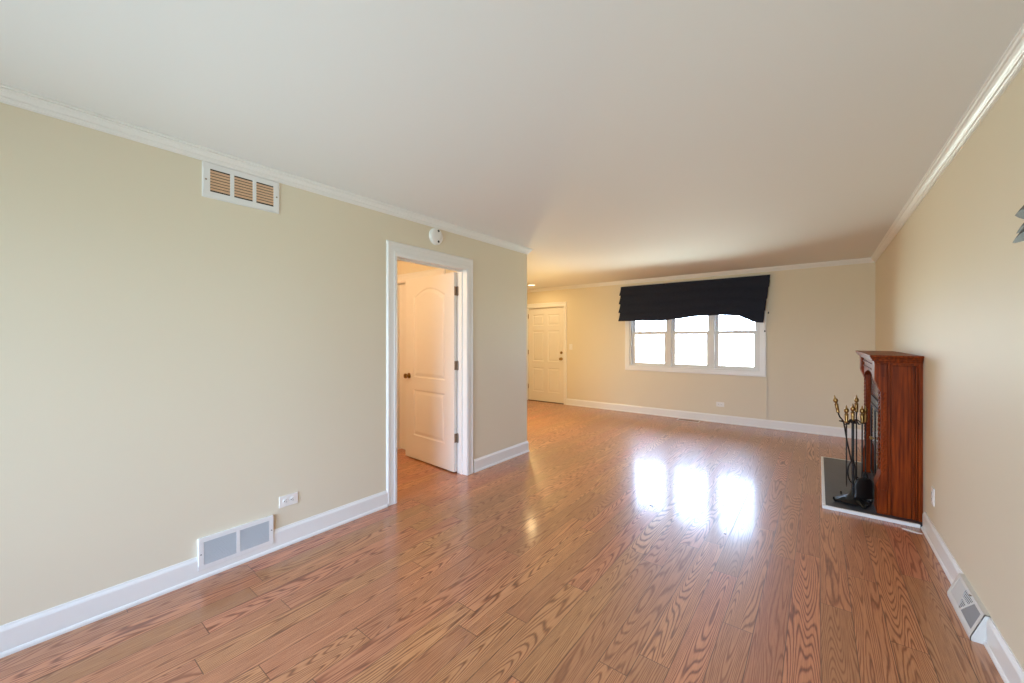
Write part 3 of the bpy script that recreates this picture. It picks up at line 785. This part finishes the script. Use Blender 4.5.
bl = b.build('blade', IRON, o, smooth=True); m_ = bl.modifiers.new('thickness', 'SOLIDIFY'); m_.thickness = .003
MB().tube([(0, 0, .24), q(0, .205, -.010), q(0, .180, -.028)], .007, 10).build('socket', IRON, o, smooth=True)
o = tool('hearth_brush', 'brush', 'black hearth brush hanging between the shovel and the fireplace', .22)
MB().lathe([(0, .235), (.010, .235), (.016, .220), (.019, .210), (.019, .192), (0, .192)], seg=16).build('ferrule', IRON, o, smooth=True)
MB().lathe([(0, .196), (.018, .194), (.024, .16), (.030, .12), (.033, .085), (0, .082)], seg=18).build('bristles', SLOT, o, smooth=True)
o = tool('fire_poker', 'poker', 'black iron poker with the tallest brass handle hanging behind the stand post', .24, .077)
MB().tube([(0, 0, .245), (0, 0, .19), (0, 0, .145), (0, 0, .125)], .005, 8, [.005, .0055, .004, .0012]).tube([(0, 0, .20), q(.018, .185), q(.024, .165), q(.020, .148)], .004, 8, [.0045, .0045, .0035, .0012]).build('tip', IRON, o, smooth=True)
o = tool('fire_rod', 'rod', 'straight black fire iron hanging left of the stand post', .20)
MB().tube([(0, 0, .21), (0, 0, .16), (0, 0, .135)], .005, 8, [.005, .0045, .0015]).build('tip', IRON, o, smooth=True)
# tongs hanging askew: the handle leans out to the left, the oval jaws swing under the post
dd = -.030
tg = empty('fire_tongs', (TX, TY, TZ), 'black iron tongs with brass handle leaning outward at the left of the stand', 'fire tool', group='fire tools on the stand')
MB().tube([q(-.038, .345, dd), q(-.0735, .508, dd), q(-.0915, .615, dd), q(-.102, .665, dd), q(-.116, .686, dd), q(-.132, .703, dd), q(-.141, .725, dd), q(-.146, .746, dd)], .0055, 10).tube([q(-.134, .672, dd), q(-.098, .664, dd)], .006, 8).build('rod', IRON, tg, smooth=True)
MB().lathe(HANDLE, q(-.1455, .740, dd), q(-.0295, .138), 16).build('handle', BRASS, tg, smooth=True)
b = MB()
for w_ in (-.034, .030):
    b.tube([q(-.033 + w_ * f_, z, dd) for f_, z in ((.05, .345), (.45, .330), (.85, .300), (1.0, .262), (.9, .225), (.55, .190), (.1, .172))], .0052, 8)
b.build('jaws', IRON, tg, smooth=True)

# ------------------------------------------------------------------ baseboard register on the right wall
rg = empty('baseboard_register', (XR, 2.875, 0), 'white wedge-shaped floor register against the right baseboard', 'vent')
RW = .200; dB, hB, hT, dT = .062, .018, .132, .020    # depth at base, lip, top height, ledge depth
sec = [(0, 0), (-dB, 0), (-dB, hB), (-dT, hT), (0, hT)]
b = MB()
for y0, y1 in ((-RW, -RW + .003), (RW - .003, RW)):
    b.prism(sec, lambda x, z, d: V(x, d, z), y0, y1)
b.box(-dT, 0, -RW, RW, hT - .003, hT); b.box(-dB, -dB + .003, -RW, RW, 0, hB)
sl = Vector((-dT + dB, 0, hT - hB)); nl = sl.length; su = sl / nl; no = Vector((-su.z, 0, su.x))
def fpnt(s_, v, d): return V(-dB, 0, hB) + su * (v * nl) + V(0, RW * (1 - 2 * s_), 0) + no * d      # s_ 0 far end .. 1 near end, v up the slope
FI = [(.07, .17), (.93, .17), (.93, .88), (.07, .88)]
FO = [(0, 0), (1, 0), (1, 1), (0, 1)]
b.loops([[fpnt(a, c_, 0) for a, c_ in FO], [fpnt(a, c_, -.003) for a, c_ in FO], [fpnt(a, c_, -.003) for a, c_ in FI], [fpnt(a, c_, 0) for a, c_ in FI], [fpnt(a, c_, 0) for a, c_ in FO]], cap0=False, cap1=False)
REGP = mat('cream_register_paint', (.64, .62, .57), .42, bump=.02)
b.build('housing', REGP, rg)
def plate(poly, d0, d1, name, m):
    return MB().loops([[fpnt(a, c_, d0) for a, c_ in poly], [fpnt(a, c_, d1) for a, c_ in poly]]).build(name, m, rg)
plate([(.06, .16), (.94, .16), (.94, .89), (.06, .89)], -.012, -.014, 'duct_back', SLOT)
plate([(.065, .165), (.43, .165), (.345, .885), (.065, .885)], -.0015, -.004, 'far_damper', mat('pale_damper_metal', (.56, .56, .54), .5, var=.03))
plate([(.52, .165), (.935, .165), (.935, .885), (.705, .885)], -.0015, -.004, 'near_damper', GREYMETAL)
plate([(.485, .165), (.52, .165), (.705, .885), (.670, .885)], .0, -.004, 'divider', REGP)
# fins standing in the triangle between the two dampers
b = MB()
for k in range(9):
    a = .358 + k * .036
    v0 = max(.20, .20 + (.43 - .345 - 0) * 0 + (max(0, a - .485)) / (.670 - .485) * .68)
    if a < .43: v0 = max(.20, .885 - (a - .345) / (.43 - .345) * .70)
    if v0 > .84: continue
    b.loops([[fpnt(a + q_, v, d) for v, d in ((v0, -.0008), (.87, -.0008), (.87, -.0025), (v0, -.0025))] for q_ in (0, .010)])
b.loops([[fpnt(a, v, d) for v, d in ((.50, -.0008), (.56, -.0008), (.56, -.006), (.50, -.006))] for a in (.40, .575)])
b.build('fins', REGP, rg)
MB().tube([fpnt(.56, .945, 0), fpnt(.56, .945, .009)], .003, 8).build('damper_lever', BRONZE, rg)

# floor register at the back wall
fr_ = empty('floor_register', (-1.70, 6.97, 0), 'flat floor register in the planks close to the back baseboard', 'vent', rotz=0)
b = MB()
b.box(-.17, .17, -.062, -.052, 0, .005); b.box(-.17, .17, .052, .062, 0, .005); b.box(-.17, -.158, -.052, .052, 0, .005); b.box(.158, .17, -.052, .052, 0, .005)
b.build('rim', PLASTIC, fr_, bevel=.001)
b = MB()
for k in range(24): b.box(-.155 + k * .0131, -.148 + k * .0131, -.052, .052, 0, .004)
b.build('slats', REGM, fr_)

# bits lying on the floor
bm_ = MB(); pts = [(.052 * math.cos(t), .013 * math.sin(t) + .003 * math.cos(3 * t)) for t in [2 * math.pi * k / 20 for k in range(20)]]
bm_.prism(pts, lambda x, y, d: V(x, y, d), 0, .003)
o = tag(bm_.build('paper_scrap', PAPER), 'small oval white scrap lying on the planks in front of the hearth edge', 'scrap'); o.location = (.525, 3.935, 0); o.rotation_euler = (0, 0, R(-14))
for loc, rz, ln, lb in (((-1.074, 3.235, 0), R(-20), .017, 'dark splinter lying in the left part of the window reflection on the floor'),
                        ((-.512, 3.083, 0), R(15), .009, 'tiny dark crumb lying at the near right edge of the window reflection')):
    b = MB(); b.loops([[V(-ln, -.003, 0), V(ln * .8, -.004, 0), V(ln, .002, 0), V(-ln * .7, .004, 0)], [V(-ln * .9, -.002, .003), V(ln * .7, -.003, .004), V(ln * .9, .001, .003), V(-ln * .6, .003, .003)]])
    o = tag(b.build('wood_chip', DARKW), lb, 'debris', 'crumbs on the floor'); o.location = loc; o.rotation_euler = (0, 0, rz)

# ------------------------------------------------------------------ dark metal leaf decoration on the right wall
sc_ = empty('wall_sculpture', (XR, 1.90, 1.75), 'dark metal leaf decoration cut off by the right edge of the photo', 'wall decoration')
def leaf(tip, root, w_, fold, nrm):
    tip, root = Vector(tip), Vector(root); ax = (tip - root); Ln = ax.length; ax.normalize()
    nrm = Vector(nrm).normalized(); sd = ax.cross(nrm).normalized(); rows = []
    for k in range(9):
        u = k / 8; ww = w_ * math.sin(math.pi * (u ** .8) * .98 + .02) + .001
        if k == 8: ww = .0006
        c_ = root + ax * (Ln * u) + nrm * (.02 * math.sin(math.pi * u))
        rows.append([c_ - sd * ww - nrm * fold * ww, c_, c_ + sd * ww - nrm * fold * ww])
    b = MB(); b.loops(rows, close=False, cap0=False, cap1=False)
    o = b.build('leaf', STEEL, sc_, smooth=False); m_ = o.modifiers.new('thickness', 'SOLIDIFY'); m_.thickness = .0025
    return o
leaf((-.05, .312, .052), (-.03, .03, .038), .040, .45, (-1, 0, .1))
leaf((-.045, .318, -.012), (-.028, .03, .006), .019, .35, (-1, 0, .1))
leaf((-.055, .312, -.045), (-.034, .03, -.022), .027, .35, (-1, 0, .1))
leaf((-.04, .245, -.077), (-.036, .03, -.04), .028, .35, (-1, 0, .1))
leaf((-.05, -.26, .07), (-.03, -.03, .05), .040, .45, (-1, 0, .1))
leaf((-.05, -.27, -.03), (-.03, -.03, .0), .036, .45, (-1, 0, .1))
MB().tube([(0, 0, .02), (-.03, 0, .02)], .012, 12).lathe([(0, 0), (.05, 0), (.046, .012), (0, .018)], (0, 0, .02), (-1, 0, 0), 24).build('mount', STEEL, sc_)
MB().tube([(-.03, -.05, .02), (-.034, 0, .02), (-.03, .05, .02)], .008, 10).tube([(-.03, .0, -.05), (-.034, 0, .02), (-.03, .0, .09)], .007, 10).build('stem', STEEL, sc_)
